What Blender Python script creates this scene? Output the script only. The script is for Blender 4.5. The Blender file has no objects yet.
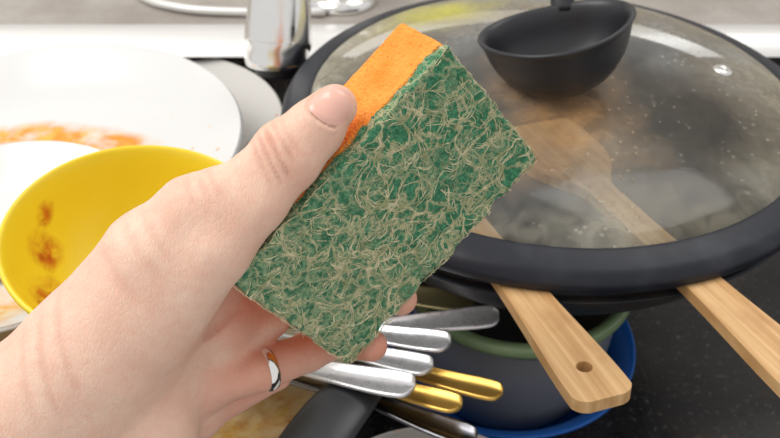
import bpy, bmesh, math, random
import numpy as np
from mathutils import Vector, Matrix, noise, Euler
random.seed(4); np.random.seed(4)
scene=bpy.context.scene
try: scene.view_settings.view_transform='Standard'
except Exception: pass

# ------------------------------------------------------------ helpers
def link(o,parent=None):
    scene.collection.objects.link(o)
    if parent is not None: o.parent=parent
    return o
def empty(name,loc=(0,0,0)):
    e=bpy.data.objects.new(name,None); e.location=loc; e.empty_display_size=.02
    return link(e)
def mesh_obj(name,verts,faces,mat=None,parent=None,smooth=True):
    me=bpy.data.meshes.new(name); me.from_pydata([tuple(v) for v in verts],[],[tuple(int(i) for i in f) for f in faces]); me.update()
    o=bpy.data.objects.new(name,me)
    if mat: me.materials.append(mat)
    if smooth: me.polygons.foreach_set('use_smooth',[True]*len(me.polygons))
    return link(o,parent)
def lathe(name,prof,mat,loc=(0,0,0),rot=(0,0,0),seg=96,parent=None,shape=None,closed=False):
    V=[];F=[]
    n=len(prof)
    for i in range(seg):
        t=2*math.pi*i/seg; k=1 if shape is None else shape(t)
        for r,z in prof: V.append((r*k*math.cos(t),r*k*math.sin(t),z))
    m=n if closed else n-1
    for i in range(seg):
        j=(i+1)%seg
        for a in range(m):
            b=(a+1)%n
            F.append((i*n+a,j*n+a,j*n+b,i*n+b))
    o=mesh_obj(name,V,F,mat,parent)
    bm=bmesh.new(); bm.from_mesh(o.data); bmesh.ops.remove_doubles(bm,verts=bm.verts,dist=1e-6)
    bmesh.ops.recalc_face_normals(bm,faces=bm.faces); bm.to_mesh(o.data); bm.free()
    o.location=loc; o.rotation_euler=rot
    return o
def smooth_prof(pts,n=6):
    P=[Vector((a,b,0)) for a,b in pts]; return [(v.x,v.y) for v in cat(P,n)]
def cat(P,n=8):
    P=[Vector(p) for p in P]; out=[]
    Q=[P[0]*2-P[1]]+P+[P[-1]*2-P[-2]]
    for i in range(1,len(Q)-2):
        for k in range(n):
            t=k/n
            out.append(.5*((2*Q[i])+(Q[i+1]-Q[i-1])*t+(2*Q[i-1]-5*Q[i]+4*Q[i+1]-Q[i+2])*t*t+(3*Q[i]-Q[i-1]-3*Q[i+1]+Q[i+2])*t**3))
    out.append(P[-1]); return out
def sweep(name,pts,rad,mat,parent=None,seg=24,n=8,flat=1.0,cyc=False):
    P4=[Vector((*p,)) for p in pts]
    P=cat(P4,n); R=[v.x for v in cat([Vector((r,0,0)) for r in rad],n)]
    V=[];F=[]; up=None
    for i,p in enumerate(P):
        d=(P[min(i+1,len(P)-1)]-P[max(i-1,0)]).normalized()
        if up is None:
            up=Vector((0,0,1)) if abs(d.z)<.9 else Vector((0,1,0))
        s=d.cross(up).normalized(); up=s.cross(d).normalized()
        for k in range(seg):
            t=2*math.pi*k/seg
            V.append(p+s*math.cos(t)*R[i]+up*math.sin(t)*R[i]*flat)
    m=len(P)
    for i in range(m-1):
        for k in range(seg):
            F.append((i*seg+k,i*seg+(k+1)%seg,(i+1)*seg+(k+1)%seg,(i+1)*seg+k))
    F.append(tuple(range(seg))[::-1]); F.append(tuple(range((m-1)*seg,m*seg)))
    o=mesh_obj(name,V,F,mat,parent)
    bm=bmesh.new(); bm.from_mesh(o.data); bmesh.ops.recalc_face_normals(bm,faces=bm.faces); bm.to_mesh(o.data); bm.free()
    return o
def box(name,lo,hi,mat,parent=None,bev=.003):
    bm=bmesh.new(); bmesh.ops.create_cube(bm,size=1)
    for v in bm.verts:
        v.co=Vector([(lo[k]+hi[k])/2+v.co[k]*(hi[k]-lo[k]) for k in range(3)])
    if bev: bmesh.ops.bevel(bm,geom=list(bm.edges),offset=bev,segments=3,affect='EDGES')
    me=bpy.data.meshes.new(name); bm.to_mesh(me); bm.free(); me.materials.append(mat)
    return link(bpy.data.objects.new(name,me),parent)

# ------------------------------------------------------------ materials
def new_mat(name,col=(.8,.8,.8),rough=.5,metal=0,**kw):
    m=bpy.data.materials.new(name); m.use_nodes=True
    b=m.node_tree.nodes['Principled BSDF']
    b.inputs['Base Color'].default_value=(*col,1); b.inputs['Roughness'].default_value=rough; b.inputs['Metallic'].default_value=metal
    for k,v in kw.items(): b.inputs[k.replace('_',' ')].default_value=v
    return m
class NT:
    def __init__(s,m): s.m=m; s.t=m.node_tree; s.b=s.t.nodes.get('Principled BSDF'); s.tc=s.t.nodes.new('ShaderNodeTexCoord')
    def n(s,typ,**kw):
        x=s.t.nodes.new(typ)
        for k,v in kw.items():
            if k[0]=='_': setattr(x,k[1:],v)
            else:
                key=k.replace('_',' ')
                if hasattr(v,'is_linked') : s.t.links.new(v,x.inputs[key])
                else: x.inputs[key].default_value=v
        return x
    def l(s,a,b): s.t.links.new(a,b)
    def noise(s,scale,detail=4,dist=0,vec=None,rough=.55):
        x=s.n('ShaderNodeTexNoise',Scale=scale,Detail=detail,Distortion=dist,Roughness=rough); s.l(vec or s.tc.outputs['Object'],x.inputs['Vector']); return x
    def vor(s,scale,feat='F1',vec=None):
        x=s.n('ShaderNodeTexVoronoi',Scale=scale,_feature=feat); s.l(vec or s.tc.outputs['Object'],x.inputs['Vector']); return x
    def mapr(s,val,a,b,c=0,d=1):
        x=s.n('ShaderNodeMapRange'); s.l(val,x.inputs[0])
        for i,v in enumerate((a,b,c,d)): x.inputs[i+1].default_value=v
        return x.outputs[0]
    def math(s,op,a,b=None):
        x=s.n('ShaderNodeMath',_operation=op)
        for i,v in enumerate((a,b)):
            if v is None: continue
            if hasattr(v,'is_linked'): s.l(v,x.inputs[i])
            else: x.inputs[i].default_value=v
        return x.outputs[0]
    def mix(s,fac,a,b):
        x=s.n('ShaderNodeMix',_data_type='RGBA')
        for i,v in ((0,fac),(6,a),(7,b)):
            if hasattr(v,'is_linked'): s.l(v,x.inputs[i])
            else: x.inputs[i].default_value=v if i==0 else (*v,1)
        return x.outputs[2]
    def color(s,c): s.l(c,s.b.inputs['Base Color'])
    def bump(s,h,strength=.3,dist=.001,prev=None):
        x=s.n('ShaderNodeBump',Strength=strength,Distance=dist); s.l(h,x.inputs['Height'])
        if prev is not None: s.l(prev,x.inputs['Normal'])
        s.l(x.outputs[0],s.b.inputs['Normal']); return x.outputs[0]
    def dist(s,c,warp=.02,scale=30,sc=(1,1,1)):
        w=s.noise(scale,4)
        a=s.n('ShaderNodeVectorMath',_operation='SUBTRACT'); s.l(s.tc.outputs['Object'],a.inputs[0]); a.inputs[1].default_value=c
        m=s.n('ShaderNodeVectorMath',_operation='MULTIPLY'); s.l(a.outputs[0],m.inputs[0]); m.inputs[1].default_value=sc
        ln=s.n('ShaderNodeVectorMath',_operation='LENGTH'); s.l(m.outputs[0],ln.inputs[0])
        return s.math('ADD',ln.outputs['Value'],s.mapr(w.outputs[0],0.2,.8,-warp,warp))

def stained(name,base,stain,spots,rough=.25,stain2=None,scale=30,dens=(.42,.6),flecks=True):
    m=new_mat(name,base,rough); t=NT(m); f=None
    for sp_ in spots:
        c,r=sp_[:2]; st=sp_[2] if len(sp_)>2 else (1,1,1)
        d=t.dist(c,r*.45,scale*.8,st); g=t.mapr(d,r*.45,r,1,0)
        f=g if f is None else t.math('MAXIMUM',f,g)
    nz=t.noise(scale*2.2,6,.4)
    f=t.math('MULTIPLY',f,t.mapr(nz.outputs[0],dens[0],dens[1]))
    if flecks:
        sp=t.vor(85); s2=t.noise(14,3)
        fl=t.math('MULTIPLY',t.mapr(sp.outputs['Distance'],.10,.18,1,0),t.mapr(s2.outputs[0],.58,.64))
        f=t.math('MAXIMUM',f,fl)
    n2=t.noise(scale*4,5)
    sc=t.mix(t.mapr(n2.outputs[0],.4,.65),stain,stain2 or tuple(c*.6 for c in stain))
    t.color(t.mix(f,base,sc)); t.bump(f,.3,.0008)
    return m

chrome=new_mat('chrome',(.86,.85,.83),.12,1)
t=NT(chrome); t.l(t.mapr(t.noise(60,4).outputs[0],.35,.7,.08,.28),t.b.inputs['Roughness'])
steel=new_mat('steel_cutlery',(.72,.73,.76),.3,.65)
t=NT(steel); t.l(t.mapr(t.noise(120,4).outputs[0],.35,.7,.22,.42),t.b.inputs['Roughness'])
gold=new_mat('gold_cutlery',(.84,.53,.13),.33,.85)
NT(gold)
brass=new_mat('aged_brass',(.40,.36,.19),.4,.7)
darksteel=new_mat('dark_steel',(.22,.22,.24),.25,1)
blackpl=new_mat('black_nylon',(.020,.021,.025),.36)
t=NT(blackpl); t.bump(t.noise(900,2).outputs[0],.08,.0004)
silicone=new_mat('silicone_rim',(.018,.02,.027),.42,Specular_IOR_Level=.3)
t=NT(silicone); nn=t.noise(35,5); t.color(t.mix(t.mapr(nn.outputs[0],.5,.75),(.014,.016,.023),(.034,.037,.046))); t.bump(t.noise(700,2).outputs[0],.06,.0004)
nonstick=new_mat('nonstick_pan',(.022,.024,.03),.3,Specular_IOR_Level=.3)
t=NT(nonstick); nn=t.noise(18,4,.4); t.color(t.mix(t.mapr(nn.outputs[0],.52,.75),(.014,.016,.022),(.06,.05,.04))); t.l(t.mapr(nn.outputs[0],.4,.7,.35,.55),t.b.inputs['Roughness'])
ST=(.55,1.6,1)
whitep=stained('white_porcelain',(.72,.72,.715),(.74,.27,.02),[((-.055,.034,0),.032,ST),((-.01,.036,0),.034,ST),((.03,.028,0),.026,ST)],.16,(.82,.44,.07),20,(.28,.5))
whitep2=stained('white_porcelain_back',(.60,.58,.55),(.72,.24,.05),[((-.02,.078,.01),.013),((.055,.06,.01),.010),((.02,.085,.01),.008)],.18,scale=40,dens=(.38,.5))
whitep3=stained('white_porcelain_small',(.74,.74,.73),(.72,.34,.05),[((-.005,-.045,.01),.06),((-.05,.055,.01),.018)],.16,(.82,.55,.18),22,(.36,.6))
greasy=stained('greasy_plate',(.74,.60,.35),(.50,.22,.04),[((.06,-.06,.01),.07),((-.06,-.02,0),.08)],.25,(.70,.46,.12),26,(.33,.6))
BS=(1,.6,.5)
yellow=stained('yellow_plastic',(.85,.65,.03),(.45,.08,.008),[((-.055,.008,.035),.010,BS),((-.050,-.018,.026),.012,BS),((-.043,-.036,.026),.012,BS),((-.060,.022,.045),.006,BS),((-.034,-.028,.012),.013,BS)],.28,(.60,.17,.015),45,(.34,.56),flecks=False)
potgrey=new_mat('grey_enamel',(.30,.30,.31),.3,.3); NT(potgrey)
greenr=new_mat('olive_green_enamel',(.22,.31,.16),.3)
blue=new_mat('blue_plastic',(.008,.11,.45),.3)
wood=new_mat('bamboo_wood',(.72,.46,.22),.5); t=NT(wood)
mp=t.n('ShaderNodeMapping'); t.l(t.tc.outputs['Object'],mp.inputs[0]); mp.inputs['Scale'].default_value=(260,9,60)
nn=t.noise(1,5,.3,vec=mp.outputs[0]); n2=t.noise(25,4)
c=t.mix(t.mapr(nn.outputs[0],.35,.65),(.50,.27,.10),(.72,.46,.22)); t.color(t.mix(t.mapr(n2.outputs[0],.52,.75,0,.6),c,(.34,.15,.045))); t.bump(nn.outputs[0],.15,.0005)
counter=new_mat('grey_stone_counter',(.30,.28,.26),.6); t=NT(counter)
nn=t.noise(18,5); n2=t.vor(320)
c=t.mix(t.mapr(nn.outputs[0],.35,.65),(.30,.265,.235),(.40,.365,.33)); t.color(t.mix(t.mapr(n2.outputs['Distance'],0,.5,.35,0),c,(.2,.18,.17)))
sinkm=new_mat('black_composite_sink',(.016,.016,.019),.3,Specular_IOR_Level=.3); t=NT(sinkm)
nn=t.noise(40,6); n2=t.noise(260,3); nb_=t.noise(12,4)
c=t.mix(t.mapr(n2.outputs[0],.60,.70),(.014,.013,.014),(.10,.095,.09)); t.color(t.mix(t.mapr(nb_.outputs[0],.5,.7,0,.5),c,(.06,.04,.025))); t.l(t.mapr(nn.outputs[0],.3,.7,.18,.45),t.b.inputs['Roughness'])
rimsteel=new_mat('sink_rim_steel',(.78,.77,.75),.35,.3); NT(rimsteel)
wallm=new_mat('wall_paint',(.62,.60,.57),.7); t=NT(wallm); t.bump(t.noise(120,4).outputs[0],.1,.001)

# ------------------------------------------------------------ camera
cam=bpy.data.cameras.new('camera'); co=bpy.data.objects.new('camera',cam); link(co)
cam.lens=40.02; cam.sensor_width=36; co.location=(0,0,.41); co.rotation_euler=(math.radians(52),0,0)
cam.clip_start=.01
cam.dof.use_dof=True; cam.dof.focus_distance=.32; cam.dof.aperture_fstop=18
scene.camera=co

# ------------------------------------------------------------ room
box('counter_back',(-1.1,.729,.02),(1.1,1.3,.06),counter)
box('counter_left',(-1.1,.06,.02),(-.52,.729,.06),counter)
box('counter_right',(.57,.06,.02),(1.1,.729,.06),counter)
box('wall_back',(-1.3,1.3,-.9),(1.3,1.34,1.6),wallm,bev=0)
box('floor',(-1.3,-1.2,-.94),(1.3,1.34,-.9),wallm,bev=0)
sink=empty('kitchen_sink',(0,0,0))
def rrect(x0,x1,y0,y1,r,n=10):
    pts=[]
    for cx,cy,a0 in ((x1-r,y1-r,0),(x0+r,y1-r,90),(x0+r,y0+r,180),(x1-r,y0+r,270)):
        for k in range(n+1):
            a=math.radians(a0+90*k/n); pts.append((cx+r*math.cos(a),cy+r*math.sin(a)))
    return pts
def rings(name,levels,mat,parent,cap=True):
    V=[];F=[];n=None
    for (x0,x1,y0,y1,r,z) in levels:
        p=rrect(x0,x1,y0,y1,r); n=len(p); V+=[(a,b,z) for a,b in p]
    for i in range(len(levels)-1):
        for k in range(n):
            F.append((i*n+k,i*n+(k+1)%n,(i+1)*n+(k+1)%n,(i+1)*n+k))
    if cap: F.append(tuple(range((len(levels)-1)*n,len(levels)*n)))
    return mesh_obj(name,V,F,mat,parent)
rings('basin',[(-.49,.54,.07,.700,.06,.0605),(-.485,.535,.075,.695,.055,.05),(-.48,.53,.08,.69,.05,-.05),(-.47,.52,.09,.68,.045,-.060),(-.2,.2,.3,.5,.03,-.062)],sinkm,sink)
rings('steel_rim',[(-.515,.565,.045,.730,.075,.0605),(-.512,.562,.048,.727,.073,.0655),(-.495,.545,.065,.704,.062,.0660),(-.488,.538,.072,.690,.058,.052)],rimsteel,sink,cap=False)
sweep('ledge_bead',[(-.29,.90,.063),(-.245,.80,.064),(-.20,.765,.065),(-.14,.755,.065),(-.06,.755,.065)],[.004]*5,rimsteel,sink,seg=12)

# ------------------------------------------------------------ faucet
fa=empty('kitchen_faucet',(0,0,0))
lathe('base_flange',[(0,.012),(.020,.012),(.030,.009),(.034,.003),(.034,0)],chrome,(-.047,.79,.0607),parent=fa)
lathe('body',[(.022,.01),(.022,.05),(.0235,.052),(.0235,.056),(.020,.06),(.017,.10),(.0,.10)],chrome,(-.047,.79,.0607),parent=fa)
sweep('spout',[(-.047,.79,.15),(-.05,.79,.25),(-.055,.75,.33),(-.063,.69,.345),(-.070,.645,.30),(-.076,.612,.22),(-.079,.598,.165)],[.014,.013,.013,.013,.013,.015,.0190],chrome,fa)
sweep('spray_head',[(-.077,.602,.19),(-.079,.594,.16),(-.0815,.582,.127),(-.0820,.580,.122),(-.0823,.578,.120),(-.083,.576,.110),(-.083,.575,.106)],[.0190,.0215,.0245,.0245,.0225,.0240,.0225],chrome,fa)
sweep('aerator',[(-.083,.576,.107),(-.0833,.5745,.099)],[.0175,.0165],blackpl,fa,n=3)
sweep('lever',[(-.030,.79,.105),(.0,.787,.115),(.04,.78,.13)],[.006,.006,.008],chrome,fa,flat=.6)

# ------------------------------------------------------------ plates
def plate_prof(R,h=.02,th=.0035,inner=.62):
    out=[(0,0),(R*inner*.9,0),(R*inner,.002),(R*(inner+.1),.006),(R*.97,h-.0015),(R,h),(R-.0015,h+.0018),(R*.965,h+.001),(R*(inner+.1),.006+th),(R*inner*.95,th+.0008),(0,th)]
    a=smooth_prof(out[1:-1],4)
    return [(0,out[0][1])]+a+[(0,th)]
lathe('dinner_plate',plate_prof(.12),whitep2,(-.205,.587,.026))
lathe('dinner_plate',plate_prof(.14,.024),whitep,(-.245,.517,.052),rot=(math.radians(2),0,0))
lathe('dinner_plate',plate_prof(.125,.016),greasy,(-.150,.365,.006))
lathe('side_plate',plate_prof(.088,.019,.0035,.66),whitep3,(-.235,.410,.0645),rot=(math.radians(3),0,0))
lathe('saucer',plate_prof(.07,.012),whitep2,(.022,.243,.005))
R=.073
prof=smooth_prof([(.030,0),(.034,.001),(.050,.010),(.064,.030),(.071,.055),(R+.001,.0605),(R-.0012,.0625),(.0685,.056),(.061,.032),(.047,.0135),(.030,.006),(.015,.004)],5)
yb=lathe('yellow_bowl',[(0,0)]+prof+[(0,.004)],yellow,(-.1325,.346,.081),rot=(math.radians(7),math.radians(7),0)); yb.scale=(.91,.91,.91)

# ------------------------------------------------------------ pots
pot=lathe('saucepan',[(0,0)]+smooth_prof([(.050,0),(.056,.003),(.064,.03),(.068,.085),(.071,.094)],4)+smooth_prof([(.0695,.096),(.066,.09),(.062,.03),(.054,.006)],4)+[(0,.004)],potgrey,(.082,.420,-.054))
lathe('green_rim',smooth_prof([(.0715,-.008),(.0745,-.003),(.0735,.002),(.0700,.003),(.0665,.001),(.0665,-.004)],4),greenr,(0,0,.095),parent=pot,closed=True)
lathe('blue_bowl',[(0,0)]+smooth_prof([(.058,0),(.064,.003),(.078,.030),(.085,.040),(.0885,.0415),(.086,.043),(.076,.034),(.064,.006)],4)+[(0,.0025)],blue,(.078,.420,-.0605))

# ------------------------------------------------------------ frying pan + lid
PC=(.104,.491)
pan=lathe('frying_pan',[(0,0)]+smooth_prof([(.105,0),(.118,.003),(.145,.025),(.160,.047),(.1655,.052),(.166,.0545),(.161,.0545),(.155,.048),(.138,.024),(.112,.006)],5)+[(0,.004)],nonstick,(PC[0],PC[1],.047),seg=128)
sweep('pan_handle',[(.158,0,.045),(.20,0,.052),(.27,0,.062),(.34,0,.066)],[.012,.011,.013,.014],blackpl,pan,flat=.55)
lid=lathe('glass_pan_lid',smooth_prof([(.154,.0075),(.157,.0005),(.164,-.006),(.172,-.005),(.1745,.001),(.171,.0065),(.165,.0090),(.157,.0110),(.1545,.0105)],4),silicone,(PC[0],PC[1],.118),seg=128,closed=True)
gm=bpy.data.materials.new('greasy_glass'); gm.use_nodes=True; gm.node_tree.nodes.remove(gm.node_tree.nodes['Principled BSDF'])
t=NT(gm); outn=t.t.nodes['Material Output']
tr=t.n('ShaderNodeBsdfTransparent'); tr.inputs[0].default_value=(.86,.88,.88,1)
gl=t.n('ShaderNodeBsdfGlossy'); gl.inputs['Roughness'].default_value=.10
fr=t.n('ShaderNodeFresnel',IOR=1.45)
m1=t.n('ShaderNodeMixShader'); t.l(fr.outputs[0],m1.inputs[0]); t.l(tr.outputs[0],m1.inputs[1]); t.l(gl.outputs[0],m1.inputs[2])
df=t.n('ShaderNodeBsdfDiffuse'); a=t.noise(13,3,.4,rough=.45); b=t.noise(45,4,.8); bb=t.noise(9,3); fine=t.noise(220,3)
orange=t.mapr(t.dist((.005,-.050,.028),.038,16,(1,.8,1)),.012,.060,1,0)
yel=t.mapr(t.dist((-.07,.10,.02),.02,20,(.8,1,1)),.015,.050,1,0)
edge=t.mapr(t.dist((0,0,.02),.012,30),.112,.150,0,1)
dark=t.mapr(t.dist((.075,-.060,.02),.025,14),.035,.070,0,1)
col=t.mix(t.mapr(bb.outputs[0],.4,.6),(.46,.46,.44),(.46,.40,.31)); col=t.mix(orange,col,(.70,.41,.19)); col=t.mix(yel,col,(.50,.46,.12)); col=t.mix(t.math('MULTIPLY',edge,.5),col,(.48,.44,.30))
t.l(col,df.inputs[0])
sx=t.n('ShaderNodeSeparateXYZ'); t.l(t.tc.outputs['Object'],sx.inputs[0])
fog_sheen=t.math('ADD',t.mapr(a.outputs[0],.38,.64,.08,.30),t.mapr(sx.outputs['Y'],-.07,.07,.0,.20))  # greasy film, plus a reflection haze painted in, stronger towards the back
fog_sheen=t.math('MULTIPLY',fog_sheen,t.math('ADD',t.math('MULTIPLY',dark,.72),.28))
fog_sheen=t.math('MULTIPLY',fog_sheen,t.mapr(fine.outputs[0],.35,.65,.85,1.15))
fog_sheen=t.math('ADD',fog_sheen,t.math('MULTIPLY',orange,t.mapr(b.outputs[0],.30,.70,.12,.42)))
fog_sheen=t.math('ADD',fog_sheen,t.math('MULTIPLY',yel,.42))
fog_sheen=t.math('ADD',fog_sheen,t.math('MULTIPLY',edge,t.mapr(b.outputs[0],.4,.6,.04,.20)))
dv=t.vor(170); dn=t.noise(25,3)
drop=t.math('MULTIPLY',t.mapr(dv.outputs['Distance'],.14,.24,1,0),t.mapr(dn.outputs[0],.50,.60))
fog_sheen=t.math('ADD',fog_sheen,t.math('MULTIPLY',drop,.22))
m2=t.n('ShaderNodeMixShader'); t.l(fog_sheen,m2.inputs[0]); t.l(m1.outputs[0],m2.inputs[1]); t.l(df.outputs[0],m2.inputs[2])
bp=t.n('ShaderNodeBump',Strength=.5,Distance=.0006); t.l(drop,bp.inputs['Height']); t.l(bp.outputs[0],gl.inputs['Normal'])
t.l(m2.outputs[0],outn.inputs[0])
gp=smooth_prof([(.1560,.0100),(.148,.0150),(.12,.0235),(.08,.0295),(.04,.032)],6)
lathe('glass',gp+[(0,.0327)],gm,(0,0,0),seg=128,parent=lid)
lathe('steam_vent',[(.0018,.0),(.0018,.0015),(.0045,.0018),(.0062,.0008),(.0062,-.0005)],chrome,(.108,.003,.0262),rot=(0,math.radians(9),0),parent=lid,seg=32)

lad=empty('soup_ladle',(.1050,.460,.1515)); lad.rotation_euler=(math.radians(-7),math.radians(-13),0); lad.scale=(1.04,1.0,.98)
shp=lambda a:1+.055*math.cos(3*(a-math.radians(30)))+.035*math.cos(2*a)
lathe('bowl',[(0,0)]+smooth_prof([(.014,.0005),(.027,.006),(.036,.019),(.0405,.034),(.0425,.0378),(.0410,.0392),(.0375,.035),(.033,.020),(.025,.009),(.012,.004)],5)+[(0,.0032)],blackpl,parent=lad,shape=shp,seg=72)
sweep('handle',[(.008,.037,.034),(.012,.050,.060),(.018,.065,.11),(.022,.09,.19),(.022,.12,.27)],[.007,.0075,.0075,.008,.010],blackpl,lad,flat=.55)

# ------------------------------------------------------------ wooden spatulas
def spatula(name,end,exitp,L,headw,headl,hole=True):
    end=Vector(end); ex=Vector(exitp); d=(ex-end).normalized(); s=d.cross(Vector((0,0,1))).normalized(); up=s.cross(d)
    M=Matrix((s,d,up)).transposed().to_4x4(); M.translation=end
    st=[(0,.0080),(.0012,.0110),(.0035,.0133),(.008,.0142),(.03,.0136),(.09,.0103),(L-headl-.02,.0085),(L-headl,.011),(L-headl*.75,headw*.82),(L-headl*.5,headw),(L-.006,headw*.97),(L-.002,headw*.9),(L,headw*.8)]
    P=cat([Vector((w,y,0)) for y,w in st],5)
    bm=bmesh.new()
    pts=[(p.x,p.y) for p in P]+[(-p.x,p.y) for p in reversed(P)]
    vs=[bm.verts.new((x,y,0)) for x,y in pts]
    edges=[bm.edges.new((vs[i],vs[(i+1)%len(vs)])) for i in range(len(vs))]
    if hole:
        hh=[bm.verts.new((.0037*math.cos(a*math.pi/12),.021+.0037*math.sin(a*math.pi/12),0)) for a in range(24)]
        edges+=[bm.edges.new((hh[i],hh[(i+1)%24])) for i in range(24)]
    bmesh.ops.triangle_fill(bm,use_beauty=True,edges=edges)
    me=bpy.data.meshes.new(name); bm.to_mesh(me); bm.free(); me.materials.append(wood)
    o=link(bpy.data.objects.new(name,me)); o.matrix_world=M
    so=o.modifiers.new('thick','SOLIDIFY'); so.thickness=.0065; so.offset=0
    bv=o.modifiers.new('bev','BEVEL'); bv.width=.0016; bv.segments=3; bv.limit_method='ANGLE'; bv.angle_limit=math.radians(40)
    return o
spatula('wooden_spatula',(.0925,.2425,.121),(.0630,.3368,.108),.29,.030,.085)
spatula('wooden_spatula',(.187,.240,.122),(.149,.356,.108),.29,.029,.09)

# ------------------------------------------------------------ cutlery
def cutlery(name,end,to,kind,mat,L=.185,w=.0068,th=.0016):
    end=Vector(end); d=(Vector(to)-end).normalized(); s=d.cross(Vector((0,0,1))).normalized(); up=s.cross(d)
    M=Matrix((s,d,up)).transposed().to_4x4(); M.translation=end
    hl=.055 if kind!='knife' else .10
    st=[(0,.15*w),(.0008,.5*w),(.003,.85*w),(.007,w),(.02,w),(.05,.75*w),(.085,.42*w),(L-hl-.012,.36*w)]
    if kind=='spoon': st+=[(L-hl,.6*w),(L-hl+.015,.0165),(L-hl+.03,.0200),(L-.012,.0165),(L-.003,.008),(L,.001)]
    elif kind=='fork': st+=[(L-hl,.7*w),(L-hl+.010,.0105),(L-hl+.018,.012),(L-hl+.02,.012)]
    else: st+=[(L-hl,.9*w),(L-hl+.02,.0095),(L-.03,.010),(L-.008,.006),(L,.001)]
    P=cat([Vector((ww,y,0)) for y,ww in st],4)
    V=[];F=[];prof=[(-1,0),(-.97,.7),(-.86,1),(-.76,.95),(-.68,.35),(0,.3),(.68,.35),(.76,.95),(.86,1),(.97,.7),(1,0),(.85,-.8),(0,-1),(-.85,-.8)]
    n=len(prof)
    for p in P:
        y=p.y; ww=max(p.x,.0003); dz=.0025*math.sin(min(1,max(0,(y-.03)/(L-.03)))*math.pi)
        head=max(0,min(1,(y-(L-hl))/.02))
        for a,b in prof:
            z=b*th+dz
            if kind=='spoon' and head>0: z-=.006*head*(1-a*a)*min(1,(L-y)/.015)
            V.append((a*ww,y,z))
    for i in range(len(P)-1):
        for k in range(n): F.append((i*n+k,i*n+(k+1)%n,(i+1)*n+(k+1)%n,(i+1)*n+k))
    F.append(tuple(range(n))); F.append(tuple(range((len(P)-1)*n,len(P)*n)))
    if kind=='fork':
        y0=L-hl+.019
        for k in range(4):
            x=-.0102+k*.0068; b=len(V)
            for yy,q in ((y0,.0018),(L-.008,.0013),(L,.0004)):
                V+=[(x-q,yy,-.001),(x+q,yy,-.001),(x+q,yy,.001),(x-q,yy,.001)]
            for i in range(2):
                for j in range(4): F.append((b+i*4+j,b+i*4+(j+1)%4,b+i*4+4+(j+1)%4,b+i*4+4+j))
            F.append((b,b+1,b+2,b+3)); F.append((b+8,b+9,b+10,b+11))
    o=mesh_obj(name,V,F,mat); o.matrix_world=M
    bm=bmesh.new(); bm.from_mesh(o.data); bmesh.ops.recalc_face_normals(bm,faces=bm.faces); bm.to_mesh(o.data); bm.free()
    return o
cutlery('table_fork',(.062,.354,.064),(-.011,.355,.052),'fork',steel,w=.0088)
cutlery('table_spoon',(.033,.3325,.064),(-.0085,.347,.056),'spoon',steel,w=.0086)
cutlery('table_fork',(.0225,.3155,.063),(-.010,.3305,.056),'fork',steel,L=.175,w=.0080)
cutlery('table_spoon',(.0125,.2985,.067),(-.041,.3185,.057),'spoon',steel,L=.19,w=.0092)
cutlery('gold_fork',(.0595,.3045,.055),(.0243,.320,.050),'fork',gold,w=.0072)
cutlery('gold_spoon',(.037,.2945,.057),(.0027,.312,.050),'spoon',gold,w=.0072)
cutlery('table_knife',(.0440,.280,.048),(.004,.3025,.043),'knife',darksteel,w=.0078)
cutlery('brass_spoon',(.050,.3735,.056),(.0148,.3825,.052),'spoon',brass,w=.0100,L=.16)
sweep('black_kitchen_turner',[(-.052,.245,.052),(-.045,.262,.053),(-.028,.292,.055),(-.013,.316,.052),(-.004,.332,.046),(.010,.352,.036)],[.010,.0165,.0165,.013,.008,.007],blackpl,flat=.3)

# ------------------------------------------------------------ sponge frame
SC=.30/867.0
HB=Matrix.Translation((0,.2364,.2253))@Euler((math.radians(52),0,0)).to_matrix().to_4x4()
A=np.array([50.,164.,0.]); e1=np.array([-.6752,-.7377,0.]); e2=np.array([.568,-.525,-.634]); 
e1/=np.linalg.norm(e1); e2-=e1*e2.dot(e1); e2/=np.linalg.norm(e2); nn_=np.cross(e1,e2)
A=A-e1*9-e2*0
L_,W_,T_=320.,194.,100.; G_=17.
A=A+np.array([2.,0.,0.])
spM=Matrix([[e1[0],e2[0],nn_[0],A[0]*SC],[e1[1],e2[1],nn_[1],A[1]*SC],[e1[2],e2[2],nn_[2],A[2]*SC],[0,0,0,1]])
sponge=empty('dish_sponge'); sponge.matrix_world=HB@spM
Lx=L_*SC; Wy=W_*SC
def slab(name,lo,hi,mat,r,amp,freq,cuts,amp2=0,freq2=0,warp=0):
    bm=bmesh.new(); bmesh.ops.create_cube(bm,size=1); bmesh.ops.subdivide_edges(bm,edges=list(bm.edges),cuts=cuts,use_grid_fill=True)
    lo=Vector(lo);hi=Vector(hi);c=(lo+hi)/2;h=(hi-lo)/2
    for v in bm.verts:
        p=Vector([c[k]+v.co[k]*2*h[k] for k in range(3)])
        q=Vector([min(max(p[k],lo[k]+r),hi[k]-r) for k in range(3)]); d=p-q
        if d.length>1e-9:
            dn=d.normalized(); p=q+dn*r
        p+=noise.noise_vector(p*freq)*amp
        if amp2: p+=noise.noise_vector(p*freq2)*amp2
        v.co=p
    me=bpy.data.meshes.new(name); bm.to_mesh(me); bm.free(); me.materials.append(mat)
    for p in me.polygons: p.use_smooth=True
    return link(bpy.data.objects.new(name,me),sponge)
gmat=new_mat('green_scourer',(.02,.16,.07),.9,Specular_IOR_Level=.2); t=NT(gmat)
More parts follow.
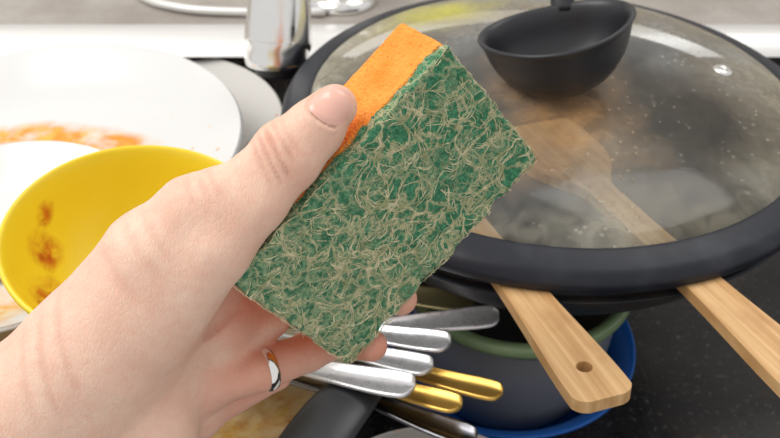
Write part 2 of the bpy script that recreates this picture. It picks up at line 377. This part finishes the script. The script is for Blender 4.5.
def warped(scale,amp):
    w1=t.noise(scale,3); ce=t.n('ShaderNodeVectorMath',_operation='SUBTRACT'); t.l(w1.outputs['Color'],ce.inputs[0]); ce.inputs[1].default_value=(.5,.5,.5)
    wv=t.n('ShaderNodeVectorMath',_operation='SCALE'); t.l(ce.outputs[0],wv.inputs[0]); wv.inputs['Scale'].default_value=amp
    av=t.n('ShaderNodeVectorMath',_operation='ADD'); t.l(t.tc.outputs['Object'],av.inputs[0]); t.l(wv.outputs[0],av.inputs[1]); return av.outputs[0]
wA=warped(110,.013); wB=warped(260,.006)
v1=t.vor(105,'DISTANCE_TO_EDGE',wA); v2=t.vor(250,'DISTANCE_TO_EDGE',wB); n3=t.noise(40,4); n4=t.noise(1500,3); n6=t.noise(420,4)
base=t.mix(t.mapr(n4.outputs[0],.35,.65),(.030,.17,.085),(.12,.36,.19)); base=t.mix(t.mapr(n6.outputs[0],.42,.58,.55,0),base,(.018,.10,.048))
l1=t.math('MULTIPLY',t.mapr(v1.outputs['Distance'],.01,.09,1,0),t.mapr(n3.outputs[0],.36,.54,.3,1))
l2=t.math('MULTIPLY',t.mapr(v2.outputs['Distance'],.0,.14,.7,0),t.mapr(t.noise(60,4).outputs[0],.44,.6,.0,1))
ll=t.math('MAXIMUM',l1,l2); ll=t.math('MULTIPLY',ll,t.mapr(n4.outputs[0],.34,.5,.5,1))
sx=t.n('ShaderNodeSeparateXYZ'); t.l(t.tc.outputs['Object'],sx.inputs[0])
wear=t.math('MULTIPLY',t.mapr(sx.outputs['X'],.05,.11,0,.40),t.mapr(n6.outputs[0],.42,.58))
ll=t.math('MAXIMUM',ll,wear)
t.color(t.mix(ll,base,(.60,.56,.33)))
hh=t.math('ADD',t.math('MULTIPLY',ll,.9),t.math('ADD',n4.outputs[0],n6.outputs[0])); t.bump(hh,.65,.0009)
omat=new_mat('orange_foam',(.95,.32,.03),.8); t=NT(omat)
v=t.vor(900); v3=t.vor(420); n5=t.noise(60,4)
c=t.mix(t.mapr(n5.outputs[0],.35,.65),(.98,.27,.02),(.98,.38,.06)); t.color(t.mix(t.mapr(v3.outputs['Distance'],0,.28,.65,0),c,(.60,.11,.01)))
t.bump(t.math('ADD',v.outputs['Distance'],v3.outputs['Distance']),.8,.0008)
slab('scourer_pad',(0,0,-G_*SC),(Lx,Wy,0),gmat,.0010,.0013,150,130,.0005,700)
slab('foam_block',(-.0006,-.0003,-T_*SC),(Lx-.0008,Wy-.0005,-G_*SC+.0006),omat,.0010,.0004,120,60,.0003,900)
fm=new_mat('pale_fibre',(.47,.44,.25),.95,Specular_IOR_Level=.1); t=NT(fm)
nf=t.noise(260,3); t.color(t.mix(t.mapr(nf.outputs[0],.38,.58),(.38,.40,.21),(.72,.65,.43)))
cu=bpy.data.curves.new('fibres','CURVE'); cu.dimensions='3D'; cu.bevel_depth=.000120; cu.bevel_resolution=1
for i in range(250):
    x0=random.uniform(-.003,Lx); y0=random.uniform(-.002,Wy); a0=random.choice((.5,1.2,-.6,2.2,0.9))+random.gauss(0,.45); n=random.randint(8,24); st=.0010
    bend=[]; b_=0
    for k in range(n):
        b_=b_*.6+random.gauss(0,.15); bend.append(b_)
    for b in range(random.choice((1,1,2,3,4,5))):
        x=x0+random.gauss(0,.00024); y=y0+random.gauss(0,.00024); a=a0+random.gauss(0,.04); P=[]
        ph=random.random()*6
        for k in range(n):
            x2=min(max(x,-.0004),Lx+.0004); y2=min(max(y,-.0004),Wy+.0004)
            v0=Vector((x2,y2,0))
            sn=noise.noise_vector(v0*150)*.0013+noise.noise_vector(v0*700)*.0005
            P.append((x2+sn.x*.6,y2+sn.y*.6,sn.z+.00004+.00016*math.sin(ph+k*.7)))
            a+=bend[k]+random.gauss(0,.04); x+=math.cos(a)*st; y+=math.sin(a)*st
        sp=cu.splines.new('POLY'); sp.points.add(len(P)-1)
        for k,p in enumerate(P): sp.points[k].co=(*p,1); sp.points[k].radius=random.uniform(.6,1.6)*(1 if 0<k<len(P)-1 else .3)
for i in range(650):
    e=random.random()*2*(Lx+Wy)
    if e<Lx: p=(e,0); d=(0,-1)
    elif e<Lx+Wy: p=(Lx,e-Lx); d=(1,0)
    elif e<2*Lx+Wy: p=(e-Lx-Wy,Wy); d=(0,1)
    else: p=(0,e-2*Lx-Wy); d=(-1,0)
    z=random.uniform(-G_*SC,0); ln=random.uniform(.0005,.0021); sd=random.gauss(0,.001)
    sp=cu.splines.new('POLY'); sp.points.add(2)
    for k in range(3):
        q=k/2; sp.points[k].co=(p[0]+d[0]*ln*(q-.3)+abs(d[1])*sd*q*q,p[1]+d[1]*ln*(q-.3)+abs(d[0])*sd*q*q,z+random.gauss(0,.0003)*q,1); sp.points[k].radius=.9-.3*k
cu.materials.append(fm); link(bpy.data.objects.new('fibres',cu),sponge)

# ------------------------------------------------------------ hand (implicit surface, hand-local units)
def cap(p,a,b,ra,rb):
    a=np.array(a,np.float32);b=np.array(b,np.float32);ab=b-a
    h=np.clip(((p-a)@ab)/float(ab@ab),0,1)
    return np.linalg.norm(p-a-h[:,None]*ab,axis=1)-(ra+(rb-ra)*h)
def smin(a,b,k):
    h=np.maximum(k-np.abs(a-b),0)/k
    return np.minimum(a,b)-h*h*k*.25
def chain(p,pts,k):
    d=None
    for i in range(len(pts)-1):
        c=cap(p,pts[i][:3],pts[i+1][:3],pts[i][3],pts[i+1][3]); d=c if d is None else smin(d,c,k)
    return d
thumb=[(-55,112,1,22.5),(-76,92,2,26),(-106,68,6,29),(-138,38,4,26.5),(-172,15,2,35),(-196,4,-2,39),(-236,-40,-5,52),(-300,-135,-18,70)]
tpad=[(-70,86,-4,21),(-96,56,4,25),(-130,16,8,27),(-176,-30,2,37),(-250,-100,-15,60)]
arm=[(-300,-140,-18,68),(-440,-257,-20,82),(-640,-420,-30,92)]
idx=[(-193,-62,-88,33),(-107,70,-116,25),(-62,28,-164,22),(-30,-1,-202,18)]
mid=[(-190,-113,-105,33),(-110,-20,-171,25),(-40,-44,-216,22),(12,-94,-155,20)]
rng=[(-217,-185,-100,31),(-150,-174,-115,22.5),(-98,-158,-165,23.5),(-62,-146,-190,21),(-22,-149,-154,19)]
lit=[(-225,-222,-120,27),(-138,-187,-177,19),(-112,-163,-215,16.5)]
palm=[((-300,-140,-25),idx[0][:3],62,33),((-300,-150,-30),mid[0][:3],62,34),((-305,-165,-30),rng[0][:3],64,33),((-310,-190,-35),lit[0][:3],64,29),
      ((-262,-226,-60),(-400,-275,-35),56,76),(idx[0][:3],lit[0][:3],32,28),((-180,0,-12),(-195,-50,-75),28,32),((-192,-135,-108),(-137,-116,-146),31,21)]
creases=[
 ((-124,92,28),(-96,40,34),2.8,3.0),((-131,86,28),(-104,34,34),2.4,2.3),((-115,96,28),(-90,52,34),2.4,2.0),((-138,80,28),(-112,30,34),2.4,1.6),((-108,100,28),(-84,58,34),2.2,1.2),
 ((-196,62,25),(-170,14,40),3.2,1.7),((-205,54,25),(-184,8,40),3.2,1.4),((-187,66,25),(-160,20,36),3,1.2),
 ((-205,-95,-30),(-170,-70,-50),4,4),((-200,-130,-50),(-165,-100,-70),4,4),
 ((-262,0,40),(-215,-60,52),5,1.1),((-245,15,40),(-205,-45,50),4,1.0),((-285,-20,40),(-235,-85,55),5,1.1),
 ((-330,-60,40),(-290,-170,55),4,1.5),((-345,-75,40),(-310,-190,55),4,1.5),((-360,-95,40),(-330,-200,55),4,1.1)]
nc=np.array([-59.,113.,25.]); nt=np.array([.66,.74,-.12]); nt/=np.linalg.norm(nt); nd=np.array([-.22,.20,.95]); nd-=nt*nd.dot(nt); nd/=np.linalg.norm(nd); nb=np.cross(nt,nd)
NW,NL=18.5,19.
f32=lambda a:a.astype(np.float32)
def creasefield(p):
    tot=np.zeros(len(p),np.float32)
    for a,b,w,dp in creases:
        a=np.array(a,np.float32);b=np.array(b,np.float32);ab=b-a
        h=np.clip(((p-a)@ab)/float(ab@ab),0,1); q=p-a-h[:,None]*ab
        q=q*np.array([1,1,.12],np.float32)
        q=np.linalg.norm(q,axis=1)+.8*np.sin(h*9+a[0]); tot=tot+dp*np.exp(-(q/w)**2)*(1-(2*h-1)**4*.7)
    return tot
def handsdf(p,detail=False):
    p=f32(p)
    d=smin(chain(p,thumb,10),chain(p,tpad,10),14)
    pl=chain(p,arm,20)
    for a,b,ra,rb in palm: pl=smin(pl,cap(p,a,b,ra,rb),16)
    d=smin(d,pl,22)
    fs=[chain(p,c,5) for c in (idx,mid,rng,lit)]
    out=d.copy()
    for f in fs: out=np.minimum(out,smin(d,f,14))
    if detail:
        out=out+creasefield(p)
        q=p-f32(nc); u=q@f32(nb); v=q@f32(nt); w_=q@f32(nd)
        rr=((np.abs(u)/NW)**2.6+(np.abs(v)/NL)**2.6)**(1/2.6)
        m=(w_>-14)
        out=out+np.where(m,2.2*np.exp(-((rr-1.04)/.09)**2)-1.2*np.exp(-((rr-1.28)/.14)**2)*(v<8)+1.2*np.clip(1-rr,0,.3)/.3*(rr<1),0)
    q=p-f32(A)
    loc=np.stack([q@f32(e1)-L_/2,q@f32(e2)-W_/2,q@f32(nn_)+T_/2],1)
    dd=np.abs(loc)-np.array([L_/2,W_/2,T_/2],np.float32)+6
    bx=np.linalg.norm(np.maximum(dd,0),axis=1)+np.minimum(dd.max(1),0)-6-1.5
    out=-smin(-out,bx,5)
    return out
step=4.5
lo=np.array([-760.,-540.,-255.]); hi=np.array([60.,170.,90.])
N=((hi-lo)/step).astype(int)+1
ax=[lo[k]+step*np.arange(N[k]) for k in range(3)]
f=np.empty(N,np.float32)
YZ=np.stack(np.meshgrid(ax[1],ax[2],indexing='ij'),-1).reshape(-1,2)
CH=12
for i0 in range(0,N[0],CH):
    xs=ax[0][i0:i0+CH]
    P=np.empty((len(xs)*len(YZ),3),np.float32); P[:,0]=np.repeat(xs,len(YZ)); P[:,1:]=np.tile(YZ,(len(xs),1))
    f[i0:i0+CH]=handsdf(P).reshape(len(xs),N[1],N[2])
s=f<0
cs=np.zeros(tuple(N-1),np.int8)
for i in (0,1):
    for j in (0,1):
        for k in (0,1): cs+=s[i:N[0]-1+i,j:N[1]-1+j,k:N[2]-1+k]
act=(cs>0)&(cs<8); ids=-np.ones(act.shape,np.int64); ids[act]=np.arange(act.sum())
V=lo+(np.argwhere(act)+.5)*step
quads=[]
def addq(e,offs,axis):
    E=np.argwhere(e)
    ok=np.ones(len(E),bool)
    for k in range(3):
        if k!=axis: ok&=(E[:,k]>=1)&(E[:,k]<N[k]-1)
    E=E[ok]; sg=s[E[:,0],E[:,1],E[:,2]]
    q=np.stack([ids[tuple((E+np.array(o)).T)] for o in offs],1); q[~sg]=q[~sg][:,::-1]; quads.append(q)
addq(s[:-1]!=s[1:],[(0,-1,-1),(0,0,-1),(0,0,0),(0,-1,0)],0)
addq(s[:,:-1]!=s[:,1:],[(-1,0,-1),(-1,0,0),(0,0,0),(0,0,-1)],1)
addq(s[:,:,:-1]!=s[:,:,1:],[(-1,-1,0),(0,-1,0),(0,0,0),(-1,0,0)],2)
Q=np.concatenate(quads)
def grad(P,det):
    g=np.empty_like(P)
    for k in range(3):
        o=np.zeros(3);o[k]=.6
        g[:,k]=(handsdf(P+o,det)-handsdf(P-o,det))/1.2
    return g
def project(V,it,det):
    for _ in range(it):
        g=grad(V,det); l2=np.maximum((g*g).sum(1),.2); d=handsdf(V,det)
        V=V-(np.clip(d,-4,4)/l2)[:,None]*g
    return V
V=project(V,3,False)
me=bpy.data.meshes.new('h0'); me.from_pydata(V.tolist(),[],Q.tolist()); me.update()
tmp=link(bpy.data.objects.new('tmp_h',me))
sm=tmp.modifiers.new('s','SMOOTH'); sm.iterations=2; sm.factor=.5
sb=tmp.modifiers.new('u','SUBSURF'); sb.levels=1; sb.render_levels=1
dg=bpy.context.evaluated_depsgraph_get(); ev=tmp.evaluated_get(dg); m2=bpy.data.meshes.new_from_object(ev)
bpy.data.objects.remove(tmp)
nv=len(m2.vertices); arr=np.empty(nv*3,np.float32); m2.vertices.foreach_get('co',arr); V=arr.reshape(-1,3).astype(np.float64)
V=project(V,2,True)
m2.vertices.foreach_set('co',(V*SC).astype(np.float32).ravel())
m2.polygons.foreach_set('use_smooth',[True]*len(m2.polygons))
p32=V.astype(np.float32)
fing=np.minimum.reduce([chain(p32,c,5) for c in (idx,mid,rng,lit)])
red=np.clip(1-fing/14,0,1)*.7
def blob(c,r): return np.exp(-(np.linalg.norm(V-np.array(c),axis=1)/r)**2)
red=np.clip(red+.55*blob((-55,100,0),30)+.3*blob((-110,70,25),26)+.4*blob((-180,-95,-60),60)+.5*blob((-26,-147,-150),30)+.15*blob((-190,20,30),30)+.2*blob((-95,40,20),30),0,1)
at=m2.attributes.new('redness','FLOAT','POINT'); at.data.foreach_set('value',red.astype(np.float32))
at=m2.attributes.new('fold_shade','FLOAT','POINT'); at.data.foreach_set('value',np.clip(creasefield(p32)/3,0,1).astype(np.float32))
m2.update(); m2.name='hand'
skin=new_mat('skin',(.8,.5,.4),.5,Subsurface_Weight=.12,Subsurface_Scale=.003,Specular_IOR_Level=.4); t=NT(skin)
skin.node_tree.nodes['Principled BSDF'].inputs['Subsurface Radius'].default_value=(1,.35,.2)
at=t.n('ShaderNodeAttribute',_attribute_name='redness'); fo=t.n('ShaderNodeAttribute',_attribute_name='fold_shade')
n1=t.noise(50,5); n2=t.noise(240,4); n0=t.noise(900,3)
c0=t.mix(t.mapr(n1.outputs[0],.35,.65),(.84,.585,.45),(.79,.50,.375)); c0=t.mix(t.mapr(n2.outputs[0],.48,.75,0,.4),c0,(.76,.40,.29)); c0=t.mix(t.mapr(n0.outputs[0],.5,.75,0,.25),c0,(.68,.39,.28))
c0=t.mix(t.math('MULTIPLY',at.outputs['Fac'],.75),c0,(.70,.26,.17))
t.color(t.mix(t.math('MULTIPLY',fo.outputs['Fac'],.55),c0,(.56,.24,.16)))  # crease shade painted into the skin colour, darker and redder along folds
mp=t.n('ShaderNodeMapping'); t.l(t.tc.outputs['Object'],mp.inputs[0]); mp.inputs['Rotation'].default_value=(0,0,math.radians(-45)); mp.inputs['Scale'].default_value=(1,.4,1)
v=t.vor(900,'DISTANCE_TO_EDGE',mp.outputs[0]); wv=t.noise(260,6,.5,vec=mp.outputs[0])
t.bump(t.math('ADD',t.mapr(v.outputs[0],0,.15,0,.4),t.math('MULTIPLY',wv.outputs[0],2.0)),.36,.0006)
m2.materials.clear(); m2.materials.append(skin)
hand=link(bpy.data.objects.new('hand',m2)); hand.matrix_world=HB
nu,nvv=30,30; grid=[]
for j in range(nvv+1):
    for i in range(nu+1):
        a=-1+2*i/nu; b=-1+2*j/nvv
        m=max(abs(a),abs(b)); l=(abs(a)**2.6+abs(b)**2.6)**(1/2.6) or 1
        a2,b2=(a*m/l,b*m/l)
        grid.append(nc+nb*a2*NW+nt*b2*(NL+(2.5 if b2>0 else 0))+nd*25)
G=np.array(grid)
for _ in range(40):
    d=handsdf(G,False); G=G-nd*np.clip(d,-3,6)[:,None]*.8
rr=np.array([max(abs(-1+2*i/nu),abs(-1+2*j/nvv)) for j in range(nvv+1) for i in range(nu+1)])
G=G+nd*(1.3-1.6*np.clip(rr-.8,0,1)/.2)[:,None]
Fq=[(j*(nu+1)+i,j*(nu+1)+i+1,(j+1)*(nu+1)+i+1,(j+1)*(nu+1)+i) for j in range(nvv) for i in range(nu)]
nail=new_mat('nail',(.80,.45,.36),.28,Coat_Weight=.2); t=NT(nail)
mesh_obj('thumbnail',(G*SC),Fq,nail,hand)
rc=np.array([-141,-171.5,-122.]); rd=np.array([58,14,-38.]); rd/=np.linalg.norm(rd)
q=Vector(rd).to_track_quat('Z','Y').to_matrix().to_4x4()
ringo=lathe('finger_ring',[(.0079,-.0021),(.0085,-.0019),(.0090,0),(.0085,.0019),(.0079,.0021),(.0076,0)],chrome,parent=hand,closed=True,seg=64)
ringo.matrix_local=Matrix.Translation(Vector(rc*SC))@q

# ------------------------------------------------------------ light
w=bpy.data.worlds.new('world'); scene.world=w; w.use_nodes=True
w.node_tree.nodes['Background'].inputs[0].default_value=(1,.99,.985,1); w.node_tree.nodes['Background'].inputs[1].default_value=.76
def area(name,loc,tgt,size,e,col=(1,1,1)):
    l=bpy.data.lights.new(name,'AREA'); l.size=size; l.energy=e; l.color=col
    o=link(bpy.data.objects.new(name,l)); o.location=loc; o.rotation_euler=(Vector(tgt)-Vector(loc)).to_track_quat('-Z','Y').to_euler()
area('window_light',(-.9,.40,1.35),(0,.4,.1),1.0,16,(1,.98,.94))
area('ceiling_light',(.7,1.0,1.5),(.1,.45,.1),.8,7,(1,.98,.95))
